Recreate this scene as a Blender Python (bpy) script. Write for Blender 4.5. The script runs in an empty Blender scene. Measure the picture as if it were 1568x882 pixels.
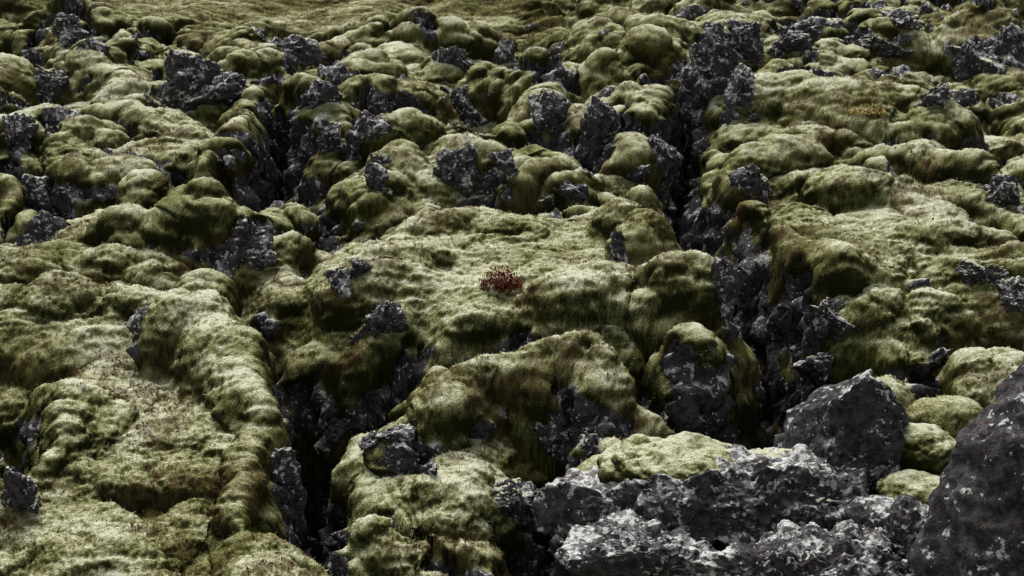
import bpy, bmesh, math, random, time
import numpy as np
T0=time.time()
f32=np.float32
# ------------------------------------------------------------------ camera / site constants
SLOPE=math.tan(math.radians(17)); ZC=7.32; PITCH=math.radians(-9.5); TH=math.tan(math.radians(20))
cp,sp=math.cos(PITCH),math.sin(PITCH)
def S(px,py,h=0.0):
    u=(px-784)/784*TH; v=(441-py)/784*TH
    d=(u, cp - v*sp, sp+v*cp)
    t=(h-ZC)/(d[2]-SLOPE*d[1])
    return (d[0]*t, d[1]*t)
# ------------------------------------------------------------------ noise
U32=np.uint32
def hsh(ix,iy,iz,seed):
    n=(ix.astype(U32)*U32(73856093))^(iy.astype(U32)*U32(19349663))^(iz.astype(U32)*U32(83492791))^U32((seed*2654435+977)&0xffffffff)
    n=(n^(n>>U32(13)))*U32(1274126177)
    n=(n^(n>>U32(15)))*U32(2246822519)
    return ((n^(n>>U32(13)))&U32(65535)).astype(np.int32)
_rng=np.random.RandomState(7)
_RV=_rng.rand(65536,3).astype(f32)
_RG=_rng.randn(65536,3).astype(f32); _RG/=np.linalg.norm(_RG,axis=1)[:,None]
def noise3(x,y,z,seed=0):
    fx=np.floor(x);fy=np.floor(y);fz=np.floor(z)
    ix=fx.astype(np.int32);iy=fy.astype(np.int32);iz=fz.astype(np.int32)
    x=(x-fx).astype(f32);y=(y-fy).astype(f32);z=(z-fz).astype(f32)
    u=x*x*x*(x*(x*6-15)+10);v=y*y*y*(y*(y*6-15)+10);w=z*z*z*(z*(z*6-15)+10)
    out=np.zeros(x.shape,f32)
    for a in (0,1):
        wa=u if a else 1-u
        for b in (0,1):
            wb=v if b else 1-v
            for c in (0,1):
                wc=w if c else 1-w
                g=_RG[hsh(ix+a,iy+b,iz+c,seed)]
                out+=wa*wb*wc*(g[...,0]*(x-a)+g[...,1]*(y-b)+g[...,2]*(z-c))
    return out*1.5
def fbm(x,y,z,o=3,seed=0,gain=.5):
    s=0;a=1;f=1
    for i in range(o):
        s=s+a*noise3(x*f,y*f,z*f,seed+i*11);a*=gain;f*=2.03
    return s
def worley(x,y,z,seed=0,jit=.6):
    fx=np.floor(x-.5);fy=np.floor(y-.5);fz=np.floor(z-.5)
    f1=np.full(x.shape,9,f32);f2=np.full(x.shape,9,f32)
    for a in (0,1):
        for b in (0,1):
            for c in (0,1):
                cx=fx+a;cy=fy+b;cz=fz+c
                r=_RV[hsh(cx.astype(np.int32),cy.astype(np.int32),cz.astype(np.int32),seed)]
                dx=cx+.5+(r[...,0]-.5)*jit-x;dy=cy+.5+(r[...,1]-.5)*jit-y;dz=cz+.5+(r[...,2]-.5)*jit-z
                d=(dx*dx+dy*dy+dz*dz).astype(f32)
                f2=np.minimum(f2,np.maximum(f1,d));f1=np.minimum(f1,d)
    return np.sqrt(f1),np.sqrt(f2)
def sstep(a,b,x):
    t=np.clip((x-a)/(b-a),0,1);return t*t*(3-2*t)
def smax(a,b,k=.12): return .5*(a+b+np.sqrt((a-b)**2+k*k))
# ------------------------------------------------------------------ terrain grid
rows=[];y=6.8
while y<32:
    rows.append(y);y+=0.0112+0.0008*(y-6.8)
while y<170: rows.append(y);y*=1.03
low=[];yy=6.7
st=.05
while yy>-40: low.append(yy);yy-=st;st*=1.12
rows=np.array(low[::-1]+rows,dtype=f32)
NI=1100
ui=np.linspace(-1,1,NI)
ou=1+ (np.linspace(0,1,46)[1:])**2.0*9
uu=np.concatenate([-ou[::-1],ui,ou]).astype(f32)
hw=(0.415*np.clip(rows,7,60)+0.9).astype(f32)
Y=np.repeat(rows[:,None],len(uu),1);X=hw[:,None]*uu[None,:]
NR,NC=X.shape
Z0=np.zeros_like(X)
WX=X+0.22*fbm(X/1.1,Y/1.1,Z0,2,1)+.05*noise3(X/.35,Y/.35,Z0,5)
WY=Y+0.22*fbm(X/1.1,Y/1.1,Z0+5,2,2)+.05*noise3(X/.35,Y/.35,Z0+9,6)
def dome(px,py,top,rx,ry,rot=0,H=1.0,p=2.4):
    cx,cy=S(px,py,top);ry*=.87
    a=math.radians(rot);c,s=math.cos(a),math.sin(a)
    dx=WX-cx;dy=WY-cy
    r=np.sqrt(((dx*c+dy*s)/rx)**2+((-dx*s+dy*c)/ry)**2)
    v=np.where(r<1,top-H+H*(1-np.clip(r,0,1)**p)**(1/p),top-H-(r-1)*2.0)
    return v.astype(f32)
def pdist(pts):
    best=np.full(X.shape,1e9,f32);val=np.zeros_like(X)
    for (x0,y0,a0),(x1,y1,a1) in zip(pts[:-1],pts[1:]):
        dx,dy=x1-x0,y1-y0;L=dx*dx+dy*dy+1e-9
        t=np.clip(((WX-x0)*dx+(WY-y0)*dy)/L,0,1)
        d=np.hypot(WX-x0-t*dx,WY-y0-t*dy)
        m=d<best
        best=np.where(m,d,best);val=np.where(m,a0+t*(a1-a0),val)
    return best,val
def ridge(pts,w,H=1.0,p=2.2):
    P=[(*S(a,b,t),t) for a,b,t in pts]
    d,top=pdist(P);r=d/w
    return np.where(r<1,top-H+H*(1-np.clip(r,0,1)**p)**(1/p),top-H-(r-1)*1.6).astype(f32)
def zone(px,py,h,rx,ry,s=.35):
    cx,cy=S(px,py,h)
    return sstep(1+s,1-s,np.sqrt(((WX-cx)/rx)**2+((WY-cy)/ry)**2))
calm=np.maximum(zone(800,430,.8,2.6,1.9),zone(200,660,.6,2.2,2.8))
calm=np.maximum(calm,zone(1330,150,.8,2.4,1.2))
calm=np.maximum(calm,.50*zone(1400,400,.7,2.6,2.2))
mossy_z=np.maximum(calm,np.maximum(zone(1050,450,.9,.9,1.5),zone(880,540,.9,1.2,.5)))
mossy_z=np.maximum(mossy_z,np.maximum(.6*zone(1400,400,.7,2.8,2.4),.8*zone(150,430,.7,2.0,1.2)))
n1=fbm(X/2.6,Y/2.2,Z0+3,3,20)
n2=fbm(X/1.2,Y/1.0,Z0+4,2,30)
plx,ply=S(430,62,0)
plain=np.clip(sstep(6.0,3.6,np.abs(X-plx))*sstep(ply-.6,ply+.8,Y+.15*(X-plx)+.7*n1),0,1)
rough=1-.72*plain
Hh=0.62*n1*rough+0.30*n2*rough
W1,W2=worley(WX/1.7,WY/1.5,Z0+.5,40,.9)
W3,_=worley(WX/.95,WY/.9,Z0+.5,41,.9)
lowcalm=1-.7*calm
Hh=Hh*lowcalm+rough*lowcalm*(.85*(np.sqrt(np.clip(1-(W1/.85)**2,0,1))-.6)+.38*(np.sqrt(np.clip(1-(W3/.85)**2,0,1))-.6))
D=[ # survey x,y,top,rx,ry,rot,H,p
(770,410,.75,2.35,2.2,0,1.3,3),
(700,345,.85,1.3,.6,10,.5,2.2),
(985,345,1.10,.52,.5,0,1.1,2.2),(1035,425,1.08,.55,.48,0,1.3,2.2),
(930,330,.95,.5,.4,0,.8,2.2),
(640,375,.9,.7,.5,20,.5,2.2),(620,430,.8,.9,.5,0,.4,2.2),(900,430,.95,.7,.4,0,.4,2.2),
(1115,505,1.0,.42,.5,0,1.4,2.2),(1040,515,.95,.38,.45,0,1.1,2.2),(930,500,1.05,.62,.42,-15,.9,2.2),
(1060,590,.45,.32,.35,0,1.0,2.2),
(750,588,.66,.20,.26,0,.9,2.2),(812,592,.66,.22,.30,0,.9,2.2),(880,584,.70,.22,.32,0,.9,2.2),(945,604,.62,.22,.30,0,.9,2.2),(1000,632,.50,.20,.26,0,.9,2.2),
(545,570,.45,.75,.45,0,1.0,2.2),(700,520,.7,.7,.5,20,.6,2.2),
(230,700,.50,1.75,3.2,12,1.2,2.6),(60,620,.75,.8,1.0,0,.6,2.4),(100,470,.6,1.6,.9,0,.7,2.4),(90,850,.7,1.1,.5,-10,.5,2.2),
(290,450,1.0,.45,.5,0,.9,2.2),
(130,200,.55,2.4,1.6,-10,.7,2.4),(90,400,.5,1.4,.8,0,.6,2.4),
(360,215,1.0,.6,.7,0,1.0,2.3),(320,300,.95,.65,.5,0,1.1,2.3),(240,345,.7,.9,.4,0,.7,2.3),
(425,330,.5,.45,.5,0,.8,2.3),
(580,290,.6,.5,.4,0,.7,2.3),(520,170,.7,.8,.6,0,.7,2.3),(570,165,.6,.7,.5,0,.6,2.3),
(1000,150,.75,1.1,.9,-20,.8,2.3),(1280,125,1.1,2.0,1.1,-15,1.2,2.4),(980,40,.8,1.3,.8,0,.7,2.3),
(1380,330,.65,2.9,2.5,-20,1.3,2.6),(1180,330,.8,.9,1.2,10,1.1,2.4),(1110,375,.55,.4,.4,0,1,2.3),
(1220,200,.7,1.2,.5,-20,.6,2.3),(1330,270,.95,.9,.4,-15,.6,2.2),(1430,230,.9,.8,.4,-20,.6,2.2),(1300,380,.9,.8,.4,-10,.5,2.2),(1480,350,.8,.9,.4,-10,.6,2.2),(1390,440,.75,.9,.4,-10,.6,2.2),
(1450,570,.45,1.5,.9,10,1.0,2.5),(1500,690,.3,.8,.5,0,.8,2.3),(1410,690,.25,.45,.4,0,.6,2.3),
(1350,500,.5,1.1,.6,10,.8,2.4),(1240,430,.6,.7,.5,0,.8,2.3),
(870,270,.6,.7,.4,0,.6,2.3),(680,215,.75,.55,.4,0,.7,2.3),(740,235,.65,.4,.35,0,.7,2.3),
(860,170,.6,.6,.5,0,.6,2.3),
]
for q in D: Hh=smax(Hh,dome(*q),.08)
R=[([(690,590,.75),(760,540,.85),(850,525,.95),(930,560,.9),(985,610,.65)],.36,1.2,2.3),
([(680,590,.7),(625,645,.45),(590,690,.3)],.24,1.1,2.2),
([(640,650,.30),(720,670,.35),(690,750,.3),(650,820,.35),(670,900,.35)],.5,1.2,2.6),
([(760,660,.25),(880,690,.1),(930,690,.0)],.30,.6,2.3),
([(290,440,.9),(320,500,.85),(385,570,.8),(420,660,.75),(425,780,.75),(400,900,.7)],.5,1.3,2.4),
([(350,480,-.1),(440,480,.0),(430,560,-.1)],.5,.6,2.2),
([(540,800,.0),(560,740,.1)],.25,1.0,2.2),
([(385,160,.7),(380,220,.8),(330,290,.85)],.4,1.0,2.3),
([(1120,290,.6),(1160,250,.7),(1260,190,.7)],.4,.9,2.3),
([(960,210,.7),(1040,190,.7),(1090,160,.8)],.4,.9,2.3),
([(400,130,.7),(520,110,.6),(600,110,.5)],.35,.6,2.3),
]
for pts,w,H_,p_ in R: Hh=smax(Hh,ridge(pts,w,H_,p_),.08)
Hh+=calm*(.14*n1+.12*n2)
cre=np.zeros_like(X)
C=[([(350,520,0),(410,590,0),(450,640,0)],.16,.9),
([(465,630,0),(475,700,0),(475,780,0),(490,900,0)],.28,2.1),
([(470,640,0),(560,640,0),(630,625,0)],.28,1.6),
([(740,690,-.3),(840,690,-.3),(960,710,-.3),(1040,700,0)],.28,1.5),
([(1045,350,0),(1075,420,0),(1130,480,0),(1190,560,0),(1200,640,0),(1130,690,0)],.34,2.2),
([(840,760,0),(850,900,0)],.30,1.6),
([(425,200,0),(430,290,0),(395,330,0),(370,390,0)],.26,1.8),
([(470,330,0),(480,370,0)],.22,1.0),
([(1045,190,0),(1055,250,0),(1030,330,0)],.28,1.8),
([(1190,200,0),(1120,230,0)],.22,.9),
([(1460,330,0),(1490,300,0),(1568,260,0)],.25,1.0),
([(0,700,0),(40,740,0),(30,800,0)],.25,1.0),
([(640,230,0),(560,250,0)],.24,.9),([(820,250,0),(930,290,0)],.22,.9),
([(1210,660,0),(1300,600,0)],.3,1.1),([(1370,760,0),(1420,620,0)],.2,.6),
([(0,300,0),(80,340,0)],.2,.6),([(250,140,0),(330,160,0)],.2,.8),([(960,260,0),(1010,290,0)],.2,.9),
([(1500,420,0),(1568,450,0)],.22,.6),
]
for pts,w,dp in C:
    P=[(*S(a,b,t),t) for a,b,t in pts]
    d,_=pdist(P)
    m=np.exp(-(d/w)**3)
    cre=np.maximum(cre,m*min(1,dp));Hh=Hh-dp*m
Hh=Hh.astype(f32)
cn=np.abs(fbm(WX/2.4,WY/1.7,Z0+13,3,60))
c2=sstep(.08,.0,cn)*rough*(1-sstep(.0,.7,mossy_z))*(1-plain)
Hh-=0.80*c2;cre=np.maximum(cre,c2*.8)
PX,PY,PZ=X.copy(),Y.copy(),(SLOPE*np.clip(Y,-40,200)+Hh).astype(f32)
def normals(px,py,pz):
    def g(a): return np.gradient(a,axis=1),np.gradient(a,axis=0)
    ax,ay=g(px);bx,by=g(py);cx,cy=g(pz)
    nx=bx*cy-cx*by;ny=cx*ay-ax*cy;nz=ax*by-bx*ay
    L=np.sqrt(nx*nx+ny*ny+nz*nz)+1e-12
    return nx/L,ny/L,nz/L
def blur(a,n=3):
    for _ in range(n):
        a=(a+np.roll(a,1,0)+np.roll(a,-1,0)+np.roll(a,1,1)+np.roll(a,-1,1))/5
    return a
nx,ny,nz=normals(PX,PY,PZ)
nx,ny,nz=blur(nx,8),blur(ny,8),blur(nz,8)
on=fbm(PX/.75,PY/.75,PZ/.55,3,70)
big=fbm(PX/2.5,PY/2.5,PZ/2.5,2,75)
steep=1-nz
rightup=sstep(0,6,X)*sstep(16,20,Y)
rock=sstep(.61,.79,steep+.36*on+.14*cre-.20*mossy_z+.05*rightup)
outc=sstep(.55,.66,on+.45*big-.9*plain-.6*mossy_z+.14*rightup)
rock=np.maximum(rock,outc)
rock=np.maximum(rock,sstep(.5,.85,cre)*sstep(-.15,.35,on+.1))
rock=np.clip(rock,0,1).astype(f32)
moss=1-rock
qx=PX+.16*noise3(PX/.6,PY/.6,PZ/.6,81);qy=PY+.16*noise3(PX/.6,PY/.6,PZ/.6,82);qz=PZ
def pillow(s,seed,sy=.9,sz=.9):
    a,_=worley(qx/s,qy/(s*sy),qz/(s*sz),seed,.8)
    return np.sqrt(np.clip(1-(a/.80)**2,0.0,1))
p0=pillow(1.0,80);p1=pillow(.52,83);p2=pillow(.24,84);p3=pillow(.105,86,.8,.8)
lump=sstep(-.35,.45,fbm(PX/1.7,PY/1.7,PZ/1.7,2,85))
lc=1-.42*calm
disp=rough*(moss*.7+.3)*((.24+.10*lump)*lc*(p0-.5)+(.06+.11*lump)*lc*(p1-.5))+moss*((.016+.038*lump)*rough*(p2-.5)+(.007+.014*lump)*(p3-.5))
wr=noise3(PX/.5+.6*noise3(PX/.8,PY/.8,PZ,91),PY/.17,PZ/.13,92)
wr2=noise3(PX/.2,PY/.07,PZ/.06,93)
irr=fbm(PX/.9,PY/.8,PZ/.8,3,95)
disp+=moss*((.019+.012*plain)*(.25-np.abs(wr))*2+.012*wr2+.09*rough*irr*(1-.5*calm))
rr=1-2*np.abs(fbm(PX/.42,PY/.42,PZ/.42,2,101))
c1,c2_=worley(PX/.24,PY/.24,PZ/.20,102,.9)
d1,d2=worley(PX/.09,PY/.09,PZ/.08,103,.9)
disp+=rock*(.22*(rr-.35)+.16*(c2_-c1-.15)+.045*(d2-d1))
PX+=nx*disp;PY+=ny*disp;PZ+=nz*disp
nx,ny,nz=normals(PX,PY,PZ)
nx,ny,nz=blur(nx,2),blur(ny,2),blur(nz,2)
f1_=noise3(PX/.05,PY/.05,PZ/.05,111);f2_=noise3(PX/.024,PY/.024,PZ/.024,112)
disp=(moss*.012+rock*.018)*f1_+(moss*.011+rock*.008)*f2_
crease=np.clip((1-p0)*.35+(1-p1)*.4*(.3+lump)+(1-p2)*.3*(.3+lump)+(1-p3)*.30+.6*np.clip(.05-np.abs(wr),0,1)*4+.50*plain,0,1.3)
tone=.5+.5*(1.0*fbm(PX/1.8,PY/1.8,PZ/1.8,2,120)+.65*fbm(PX/.45,PY/.45,PZ/.45,3,121)+.4*noise3(PX/.09,PY/.09,PZ/.09,122)+.45*f1_+.5*f2_)
heath=sstep(.08,.32,fbm(PX/.9,PY/.9,PZ/.9,4,130,.6)+.12*np.clip(nz-.6,0,1))*sstep(-.25,.2,f1_+noise3(PX/.14,PY/.14,PZ/.14,131))
heath=np.clip(heath+.40*plain*sstep(-.4,.4,noise3(PX/.3,PY/.2,PZ/.2,133)),0,1)
green=sstep(.25,.5,fbm(PX/.7,PY/.7,PZ/.7,3,132))*sstep(-.5,.4,f1_+f2_)
PX+=nx*disp;PY+=ny*disp;PZ+=nz*disp
# ------------------------------------------------------------------ materials helpers
def newmat(name):
    m=bpy.data.materials.new(name);m.use_nodes=True
    nt=m.node_tree;nt.nodes.clear();return m,nt
class NB:
    def __init__(s,nt): s.nt=nt;s.n=nt.nodes;s.l=nt.links
    def put(s,sock,v):
        if hasattr(v,'is_output'): s.l.new(v,sock)
        elif isinstance(v,(tuple,list)) and len(v)==3 and sock.type=='RGBA': sock.default_value=(*v,1)
        else: sock.default_value=v
    def noise(s,vec,scale,detail=3,rough=.55,dist=0):
        n=s.n.new('ShaderNodeTexNoise');n.inputs['Scale'].default_value=scale;n.inputs['Detail'].default_value=detail
        n.inputs['Roughness'].default_value=rough;n.inputs['Distortion'].default_value=dist
        s.l.new(vec,n.inputs['Vector']);return n.outputs['Fac']
    def rng(s,v,a,b,c=0,d=1):
        n=s.n.new('ShaderNodeMapRange');n.interpolation_type='SMOOTHSTEP'
        s.put(n.inputs[0],v)
        for i,q in enumerate((a,b,c,d)): n.inputs[i+1].default_value=q
        return n.outputs[0]
    def m(s,op,a,b=0.0,c=0.0):
        n=s.n.new('ShaderNodeMath');n.operation=op;s.put(n.inputs[0],a);s.put(n.inputs[1],b)
        s.put(n.inputs[2],c);return n.outputs[0]
    def mix(s,f,a,b):
        n=s.n.new('ShaderNodeMix');n.data_type='RGBA';s.put(n.inputs[0],f);s.put(n.inputs[6],a);s.put(n.inputs[7],b)
        return n.outputs[2]
    def attr(s,name):
        n=s.n.new('ShaderNodeAttribute');n.attribute_name=name;return n.outputs['Fac']
def build_mat(name,kind):
    m,nt=newmat(name);nb=NB(nt)
    g=nb.n.new('ShaderNodeNewGeometry');pos=g.outputs['Position']
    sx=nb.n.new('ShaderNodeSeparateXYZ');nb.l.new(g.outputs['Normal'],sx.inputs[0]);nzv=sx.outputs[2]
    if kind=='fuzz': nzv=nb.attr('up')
    N1=nb.noise(pos,13,4,.68);N2=nb.noise(pos,62,3,.7) if kind!='fuzz' else nb.attr('rnd')
    if kind!='rock':
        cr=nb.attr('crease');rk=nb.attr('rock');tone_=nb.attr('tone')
    else:
        cr=.2;tone_=nb.noise(pos,2.3,4,.6)
        k=nb.m('ADD',nzv,nb.m('MULTIPLY',nb.m('SUBTRACT',tone_,.5),2.4))
        k=nb.m('ADD',k,nb.attr('mossy'))
        rk=nb.m('SUBTRACT',1.0,nb.rng(k,.95,1.15))
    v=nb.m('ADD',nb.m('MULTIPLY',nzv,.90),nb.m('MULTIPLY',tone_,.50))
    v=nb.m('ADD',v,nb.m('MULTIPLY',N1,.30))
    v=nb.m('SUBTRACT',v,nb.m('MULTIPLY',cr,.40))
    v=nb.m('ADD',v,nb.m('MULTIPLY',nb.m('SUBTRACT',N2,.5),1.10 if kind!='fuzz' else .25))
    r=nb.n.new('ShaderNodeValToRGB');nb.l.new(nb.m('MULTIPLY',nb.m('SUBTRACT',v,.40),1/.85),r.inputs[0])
    cr_=r.color_ramp
    stops=[(0,(.024,.024,.007)),(.3,(.094,.092,.029)),(.55,(.235,.231,.094)),(.78,(.43,.428,.245)),(1,(.70,.70,.52))]
    cr_.elements[0].position=0;cr_.elements[0].color=(*stops[0][1],1)
    cr_.elements[1].position=1;cr_.elements[1].color=(*stops[-1][1],1)
    for p,c in stops[1:-1]:
        e=cr_.elements.new(p);e.color=(*c,1)
    mc=r.outputs[0]
    if kind!='rock':
        mc=nb.mix(nb.m('MULTIPLY',nb.attr('heath'),.65),mc,(.110,.070,.030))
        mc=nb.mix(nb.m('MULTIPLY',nb.attr('green'),.35),mc,(.150,.160,.030))
    p=nb.n.new('ShaderNodeBsdfPrincipled')
    o=nb.n.new('ShaderNodeOutputMaterial');nb.l.new(p.outputs[0],o.inputs[0])
    if kind=='fuzz':
        nb.put(p.inputs['Base Color'],mc);p.inputs['Roughness'].default_value=1;p.inputs['Specular IOR Level'].default_value=.05
        return m
    # lava
    A=nb.rng(N1,.36,.64);LI=nb.m('ADD',nb.attr('lich'),nb.m('MULTIPLY',nb.m('SUBTRACT',nzv,.35),.09))
    rc=nb.mix(A,(.022,.021,.023),(.082,.076,.079))
    L=nb.noise(pos,4,8,.74,.2);L_=nb.m('ADD',L,LI)
    rc=nb.mix(nb.m('MULTIPLY',nb.rng(L_,.52,.60),.70),rc,(.25,.25,.25))
    off=nb.n.new('ShaderNodeVectorMath');off.operation='ADD';nb.l.new(pos,off.inputs[0]);off.inputs[1].default_value=(7,15,3)
    V=nb.noise(off.outputs[0],18,3,.6)
    rc=nb.mix(nb.m('MULTIPLY',nb.rng(nb.m('ADD',V,nb.m('MULTIPLY',L_,.9)),1.035,1.09),.95),rc,(.58,.58,.54))
    rc=nb.mix(nb.m('MULTIPLY',nb.rng(V,.39,.33),.55),rc,(.17,.095,.068))
    f=nb.rng(nb.m('ADD',rk,nb.m('MULTIPLY',nb.m('SUBTRACT',N1,.5),1.1)),.38,.56)
    col=nb.mix(f,mc,rc)
    h=nb.m('ADD',nb.m('MULTIPLY',N1,.8),nb.m('MULTIPLY',N2,nb.m('SUBTRACT',.7,nb.m('MULTIPLY',f,.3))))
    nb.put(p.inputs['Base Color'],col)
    nb.put(p.inputs['Roughness'],.95)
    nb.put(p.inputs['Specular IOR Level'],nb.m('ADD',.05,nb.m('MULTIPLY',f,.10)))
    b=nb.n.new('ShaderNodeBump');b.inputs['Strength'].default_value=1.0;b.inputs['Distance'].default_value=.055
    nb.l.new(h,b.inputs['Height']);nb.l.new(b.outputs[0],p.inputs['Normal'])
    return m
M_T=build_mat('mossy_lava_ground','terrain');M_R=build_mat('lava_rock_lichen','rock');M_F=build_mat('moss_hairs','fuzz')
# ------------------------------------------------------------------ terrain mesh
def raw_mesh(name,co,faces,k,attrs,mat,smooth=True):
    me=bpy.data.meshes.new(name)
    n=len(co);nf=len(faces)
    me.vertices.add(n);me.vertices.foreach_set('co',np.ascontiguousarray(co,dtype=f32).reshape(-1))
    me.loops.add(nf*k);me.loops.foreach_set('vertex_index',np.ascontiguousarray(faces,dtype=np.int32).reshape(-1))
    me.polygons.add(nf);me.polygons.foreach_set('loop_start',np.arange(0,nf*k,k,dtype=np.int32))
    me.polygons.foreach_set('use_smooth',np.full(nf,smooth))
    for kk,v in attrs.items():
        a=me.attributes.new(kk,'FLOAT','POINT');a.data.foreach_set('value',np.ascontiguousarray(v,dtype=f32).reshape(-1))
    me.update(calc_edges=True);me.materials.append(mat);return me
def link(name,me):
    o=bpy.data.objects.new(name,me);bpy.context.scene.collection.objects.link(o);return o
idx=np.arange(NR*NC,dtype=np.int32).reshape(NR,NC)
quads=np.stack([idx[:-1,:-1],idx[:-1,1:],idx[1:,1:],idx[1:,:-1]],-1).reshape(-1,4)
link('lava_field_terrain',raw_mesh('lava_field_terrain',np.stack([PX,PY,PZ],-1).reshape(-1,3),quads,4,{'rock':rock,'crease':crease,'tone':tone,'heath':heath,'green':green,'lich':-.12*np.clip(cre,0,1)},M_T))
del quads
# ------------------------------------------------------------------ moss hairs and heath leaves rooted on the terrain
nx,ny,nz=normals(PX,PY,PZ)
rs=np.random.RandomState(3)
ar=np.gradient(X,axis=1)*np.gradient(Y,axis=0)/np.clip(blur(nz,3),.25,1)
def pick(weight,n):
    cw=np.cumsum((weight*ar).ravel().astype(np.float64));return np.searchsorted(cw,rs.rand(n)*cw[-1])
core=((Y>7.5)&(Y<31)&(np.abs(X)<.40*Y+.6)).astype(f32)
def leaves(name,sel,length,width,out,spread,mat,extra=None,quad=False):
    n=len(sel);P=np.stack([PX.ravel()[sel],PY.ravel()[sel],PZ.ravel()[sel]],-1)
    N=np.stack([nx.ravel()[sel],ny.ravel()[sel],nz.ravel()[sel]],-1)
    P=P+rs.uniform(-.012,.012,(n,3))-N*.004
    D_=N*out+rs.randn(n,3)*spread;D_/=np.linalg.norm(D_,axis=1)[:,None]
    T_=np.cross(D_,rs.randn(n,3));T_/=np.linalg.norm(T_,axis=1)[:,None]+1e-9
    L_=(length*rs.uniform(.5,1.3,n))[:,None];W_=width*rs.uniform(.6,1.3,n)[:,None]
    if quad:
        c=np.stack([P,P+D_*L_*.5+T_*W_,P+D_*L_,P+D_*L_*.5-T_*W_],1);k=4
    else:
        c=np.stack([P-T_*W_,P+T_*W_,P+D_*L_],1);k=3
    at={}
    if extra:
        for kk,v in extra.items(): at[kk]=np.repeat(v.ravel()[sel] if v.ndim==2 else v,k)
        at['rnd']=np.repeat(rs.rand(n),k)
    link(name,raw_mesh(name,c.reshape(-1,3),np.arange(n*k).reshape(n,k),k,at,mat,False))
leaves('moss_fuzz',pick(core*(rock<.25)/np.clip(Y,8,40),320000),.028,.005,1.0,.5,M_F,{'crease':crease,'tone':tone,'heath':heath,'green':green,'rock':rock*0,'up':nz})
def leafmat(name,cols,sc=30):
    m,nt=newmat(name);nb=NB(nt);g=nb.n.new('ShaderNodeNewGeometry')
    n=nb.noise(g.outputs['Position'],sc,2)
    r=nb.n.new('ShaderNodeValToRGB');nb.l.new(nb.rng(n,.3,.7),r.inputs[0])
    r.color_ramp.elements[0].color=(*cols[0],1);r.color_ramp.elements[1].color=(*cols[-1],1)
    for i,c in enumerate(cols[1:-1]):
        e=r.color_ramp.elements.new((i+1)/(len(cols)-1));e.color=(*c,1)
    p=nb.n.new('ShaderNodeBsdfPrincipled');nb.l.new(r.outputs[0],p.inputs['Base Color']);p.inputs['Roughness'].default_value=.8;p.inputs['Specular IOR Level'].default_value=.1
    o=nb.n.new('ShaderNodeOutputMaterial');nb.l.new(p.outputs[0],o.inputs[0]);return m
M_H=leafmat('heath_leaves',[(.13,.022,.012),(.16,.11,.03),(.10,.13,.025),(.22,.09,.025)],5)
leaves('heath_ground_cover',pick(core*(rock<.3)*(heath>.6)*(nz>.6)/np.clip(Y,8,40),26000),.034,.010,.8,.8,M_H,None,True)
# ------------------------------------------------------------------ terrain survey
dy=PY;dz=PZ-ZC
fw=dy*cp+dz*sp; up=-dy*sp+dz*cp
ok=(fw>3)
fws=np.where(ok,fw,1)
U=np.where(ok,784+PX/fws/TH*784,-9999).ravel();V=(441-up/fws/TH*784).ravel();FW=fw.ravel()
def spot(px,py,r=5):
    m=np.where((np.abs(U-px)<r)&(np.abs(V-py)<r))[0]
    if len(m)==0: return (*S(px,py,0),SLOPE*S(px,py,0)[1])
    i=m[np.argmin(FW[m])]
    return float(PX.ravel()[i]),float(PY.ravel()[i]),float(PZ.ravel()[i])
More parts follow.
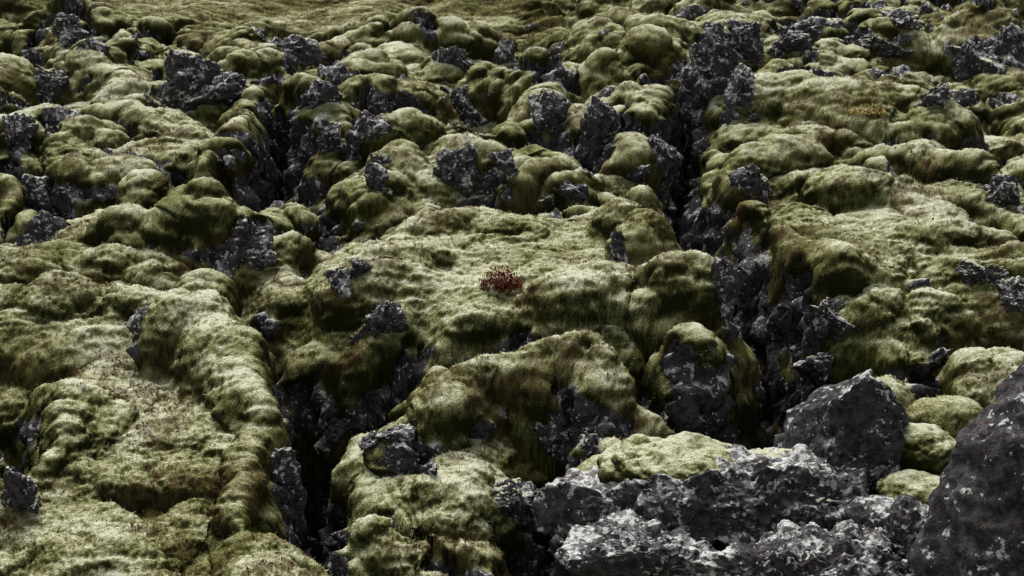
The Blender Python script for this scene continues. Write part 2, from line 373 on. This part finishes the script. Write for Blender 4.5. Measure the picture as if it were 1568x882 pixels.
# ------------------------------------------------------------------ rocks
def ico(sub):
    bm=bmesh.new();bmesh.ops.create_icosphere(bm,subdivisions=sub,radius=1)
    v=np.array([x.co[:] for x in bm.verts],dtype=f32);f=np.array([[x.index for x in q.verts] for q in bm.faces],dtype=np.int32)
    bm.free();return v/np.linalg.norm(v,axis=1)[:,None],f
ICO={6:ico(6),7:ico(7)}
def rock_mesh(name,seed,scale,sub=6,rug=.2,facets=11,mossy=0.0,fine=1.0,smooth=True,planes=None,lich=0.0):
    d,f=ICO[sub];rs=np.random.RandomState(seed)
    r=np.full(len(d),1.45 if planes else 1.35)
    PL=[]
    if planes: PL=[(np.array(q[:3])/np.linalg.norm(q[:3]),q[3]) for q in planes]
    for i in range(facets):
        n=rs.randn(3);n/=np.linalg.norm(n);PL.append((n,rs.uniform(.55,.95) if not planes else rs.uniform(.85,1.0)))
    for n,dd in PL:
        c=d@n
        r=np.minimum(r,np.where(c>.05,dd/np.maximum(c,.05),9))
    if not PL: r=r*0+1
    sc_=np.array(scale)
    p=d*r[:,None]*sc_
    N=d/sc_;N/=np.linalg.norm(N,axis=1)[:,None]
    s0=float(min(np.mean(scale),1.4*min(scale)))
    o=seed*3.7
    x,y,z=[(p[:,i]/s0+o) for i in range(3)]
    if mossy>2:
        w1,_=worley(x*.8,y*.8,z*.8,seed,.8);w3,_=worley(x*2.0,y*2.0,z*2.0,seed+1,.8)
        dsp=rug*(1.2*(np.sqrt(np.clip(1-(w1/.85)**2,0,1))-.5)+.25*(np.sqrt(np.clip(1-(w3/.85)**2,0,1))-.5)+.7*fbm(x*.7,y*.7,z*.7,3,seed+9))
    else:
        w1,w2=worley(x*1.8,y*1.8,z*1.8,seed,.9)
        w3,w4=worley(x*5.5,y*5.5,z*5.5,seed+1,.9)
        dsp=rug*(.9*fbm(x*1.3,y*1.3,z*1.3,2,seed)+ .9*np.minimum(w2-w1,.45)+.22*np.minimum(w4-w3,.5)+.16*(.5-np.abs(fbm(x*6,y*6,z*6,3,seed+5))*2)-.2)
    p=p+N*(dsp*s0)[:,None]
    X_,Y_,Z_=p[:,0],p[:,1],p[:,2]
    p=p+N*(fine*(.010*noise3(X_/.05+o,Y_/.05,Z_/.05,seed)+.018*noise3(X_/.12+o,Y_/.12,Z_/.12,seed)))[:,None]
    return raw_mesh(name,p,f,3,{'mossy':np.full(len(p),mossy),'lich':np.full(len(p),lich)},M_R,smooth)
def add(name,me,loc,rot=(0,0,0),sc=1.0):
    o=bpy.data.objects.new(name,me);o.location=loc;o.rotation_euler=rot
    o.scale=(sc,)*3 if not isinstance(sc,tuple) else sc
    bpy.context.scene.collection.objects.link(o);return o
OUT=[(290,125,140,85,0),(335,130,90,60,0),(100,45,60,60,1),(500,200,50,75,1),(550,215,85,70,0),(690,255,50,85,1),(715,250,40,85,1),
(775,245,45,80,1),(745,275,60,40,0),(845,175,65,75,0),(905,195,60,75,0),(715,150,80,65,0),(1020,240,75,70,0),
(1080,110,85,140,1),(1100,60,55,70,1),(1145,50,55,85,1),(1125,150,50,70,1),(1505,75,75,75,0),(1545,70,50,60,0),(60,285,45,75,1),(62,345,45,50,0),(20,200,50,50,0),
(575,492,65,62,0),(520,425,40,60,1),(548,405,40,30,0),(948,372,26,68,1),(1150,268,50,45,0),(65,125,60,40,0),(480,145,60,45,0),
(1275,475,60,60,0),(1485,410,60,28,0),(1535,285,60,60,0),(355,365,75,75,0),(770,75,30,55,1),(1200,65,60,40,0),(1360,60,80,30,0),
(1110,430,70,70,0),(1260,560,60,50,0),(450,65,60,35,0),(1560,450,60,50,0),(865,290,60,30,0),(700,80,50,40,0),(610,700,70,50,0),
(620,665,60,40,0),(850,660,90,60,0),(780,760,90,50,0),(520,650,60,60,0),(430,700,50,70,1),(20,745,60,70,0),
(1435,140,50,40,0),(1245,35,60,30,0),(1385,25,60,30,0),(575,275,40,40,1)]
var0=[rock_mesh('lava_rock_mesh_%d'%i,50+i,(1,.8,.8),6,.34,10,.0) for i in range(6)]
var1=[rock_mesh('lava_pinnacle_mesh_%d'%i,80+i,(.7,.6,1.25),6,.34,10,-.15,lich=.03) for i in range(4)]
random.seed(4)
for i,(px,py,w,h,k) in enumerate(OUT):
    x,y,z=spot(px,py+h*.35)
    dist=math.sqrt(x*x+y*y+(z-ZC)**2)
    ws=w/784*TH*dist;hs=h/784*TH*dist
    me=(var1 if k else var0)[i%(4 if k else 6)]
    if k: sc=(ws*.62,ws*.62,hs*.54)
    else: sc=(ws*.54,ws*.54,hs*.70)
    add('lava_pinnacle' if k else 'lava_rock',me,(x,y+ws*.28,z+hs*.13),(random.uniform(-.2,.2),random.uniform(-.25,.25),random.uniform(-.6,.6)),sc)
    s2=random.uniform(.35,.6)*ws*.5;a=random.choice((-1,1))
    x2,y2,z2=spot(px+a*w*random.uniform(.45,.75),py+h*.42)
    if i%2==0 and abs(y2-y)<1.2: add('lava_rock',var0[(i+3)%6],(x2,y2+s2*.3,z2),(random.uniform(-.5,.5),random.uniform(-.5,.5),random.uniform(-3,3)),(s2,s2,s2*1.1))
def place(name,seed,px,py,dist,scale,rot=(0,0,0),**kw):
    u=(px-784)/784*TH;v=(441-py)/784*TH
    dd=np.array([u,cp-v*sp,sp+v*cp]);dd/=np.linalg.norm(dd)
    loc=dd*dist+np.array([0,0,ZC])
    return add(name,rock_mesh(name+'_mesh',seed,scale,7,**kw),tuple(loc),rot)
place('lava_boulder',201,1318,668,11.2,(.45,.42,.50),(0,0,0),rug=.13,facets=4,mossy=-.7,lich=-.03,
  planes=[(-.15,-1,.30,.60),(-1,-.3,.22,.80),(1,-.35,.45,.74),(-.6,.1,1,.80),(.75,.1,.75,.74),(.1,1,.2,.8),(.5,-1,-.1,.72)])
place('lava_boulder',202,1150,762,10.9,(1.15,.6,.36),(0,-.03,.05),rug=.26,facets=5,mossy=-.25,lich=.03,
  planes=[(0,-1,.30,.66),(-.8,-.7,.1,.85),(0,.1,1,.72),(.25,0,1,.80),(.8,-.6,.2,.85),(0,1,0,.8)])
place('lava_boulder',203,1000,856,10.1,(.48,.42,.27),(0,.05,.2),rug=.28,facets=8,mossy=-.6,lich=.02)
place('lava_boulder',204,1250,866,9.9,(.72,.5,.26),(0,-.05,-.1),rug=.30,facets=9,mossy=-.6,lich=.02)
place('lava_boulder',206,1395,850,10.1,(.30,.4,.26),(0,.2,.5),rug=.26,facets=8,mossy=-.6)
place('lava_boulder',205,1690,790,9.2,(.70,.7,1.50),(0,.22,.15),rug=.18,facets=4,mossy=-.9,lich=-.07,
  planes=[(-1,-.5,.22,.74),(-.1,-1,.1,.75),(-.85,0,.8,.88),(0,1,0,.8)])
place('moss_cushion',211,1045,712,10.95,(.50,.40,.15),(.14,.10,0),rug=.26,facets=0,mossy=3.2)
place('moss_cushion',212,960,716,11.0,(.22,.25,.12),(.1,-.1,.3),rug=.25,facets=0,mossy=3.2)
place('moss_cushion',213,1412,702,11.4,(.34,.30,.24),(.1,.1,.3),rug=.25,facets=0,mossy=3.0)
place('moss_cushion',214,1405,760,10.9,(.30,.30,.14),(.1,.1,.3),rug=.25,facets=0,mossy=3.0)
# ------------------------------------------------------------------ plants
def shrub(name,px,py,w,h,n,leaf,mat,seed):
    x,y,z=spot(px,py);rs=random.Random(seed);V_=[];F_=[]
    for i in range(n):
        a=rs.uniform(0,6.283);r=math.sqrt(rs.random())*w;hh=h*(1-(r/w)**2*.7)*rs.uniform(.1,1)*rs.uniform(.6,1.15)
        c=(x+math.cos(a)*r,y+math.sin(a)*r*.8,z-.02+hh)
        t=rs.uniform(0,6.283);e=rs.uniform(-.1,1.4);l=leaf*rs.uniform(.6,1.5)
        ax=(math.cos(t)*math.cos(e),math.sin(t)*math.cos(e),math.sin(e));bx=(-math.sin(t)*.4,math.cos(t)*.4,rs.uniform(-.2,.2))
        b=len(V_)
        V_+=[tuple(c[j]-ax[j]*l*.5 for j in range(3)),tuple(c[j]+bx[j]*l*.5 for j in range(3)),tuple(c[j]+ax[j]*l*.5 for j in range(3)),tuple(c[j]-bx[j]*l*.5 for j in range(3))]
        F_.append((b,b+1,b+2,b+3))
    me=bpy.data.meshes.new(name);me.from_pydata(V_,[],F_);me.materials.append(mat)
    o=bpy.data.objects.new(name,me);bpy.context.scene.collection.objects.link(o)
RED=leafmat('red_leaves',[(.035,.004,.005),(.10,.008,.008),(.16,.03,.012)]);YEL=leafmat('yellow_leaves',[(.36,.25,.06),(.45,.32,.10)])
shrub('red_shrub',770,438,.22,.25,1100,.036,RED,1)
shrub('yellow_shrub',1330,170,.26,.15,260,.04,YEL,2)
# ------------------------------------------------------------------ camera, light
cam=bpy.data.cameras.new('Camera');co=bpy.data.objects.new('Camera',cam);bpy.context.scene.collection.objects.link(co)
co.location=(0,0,ZC);co.rotation_euler=(math.radians(90)+PITCH,0,0);cam.sensor_width=36;cam.lens=18/TH;cam.clip_end=1000;cam.clip_start=.1
bpy.context.scene.camera=co
w=bpy.data.worlds.new('World');bpy.context.scene.world=w;w.use_nodes=True;nt=w.node_tree
bg=nt.nodes['Background'];sk=nt.nodes.new('ShaderNodeTexSky');sk.sky_type='NISHITA';sk.sun_disc=False
EL,AZ=math.radians(60),math.radians(-20)
sk.sun_elevation=EL;sk.sun_rotation=AZ;sk.dust_density=2;sk.air_density=1
hs=nt.nodes.new('ShaderNodeHueSaturation');hs.inputs['Saturation'].default_value=.3
nt.links.new(sk.outputs[0],hs.inputs['Color']);nt.links.new(hs.outputs[0],bg.inputs[0]);bg.inputs[1].default_value=.15
sl=bpy.data.lights.new('sun','SUN');sl.energy=5.0;sl.angle=math.radians(30);sl.color=(1,.97,.92)
so=bpy.data.objects.new('sun',sl);bpy.context.scene.collection.objects.link(so)
from mathutils import Vector
dv=Vector((math.sin(AZ)*math.cos(EL),math.cos(AZ)*math.cos(EL),math.sin(EL)))
so.rotation_euler=dv.to_track_quat('Z','Y').to_euler()
sc=bpy.context.scene;sc.view_settings.view_transform='Standard';sc.view_settings.look='None';sc.view_settings.exposure=0
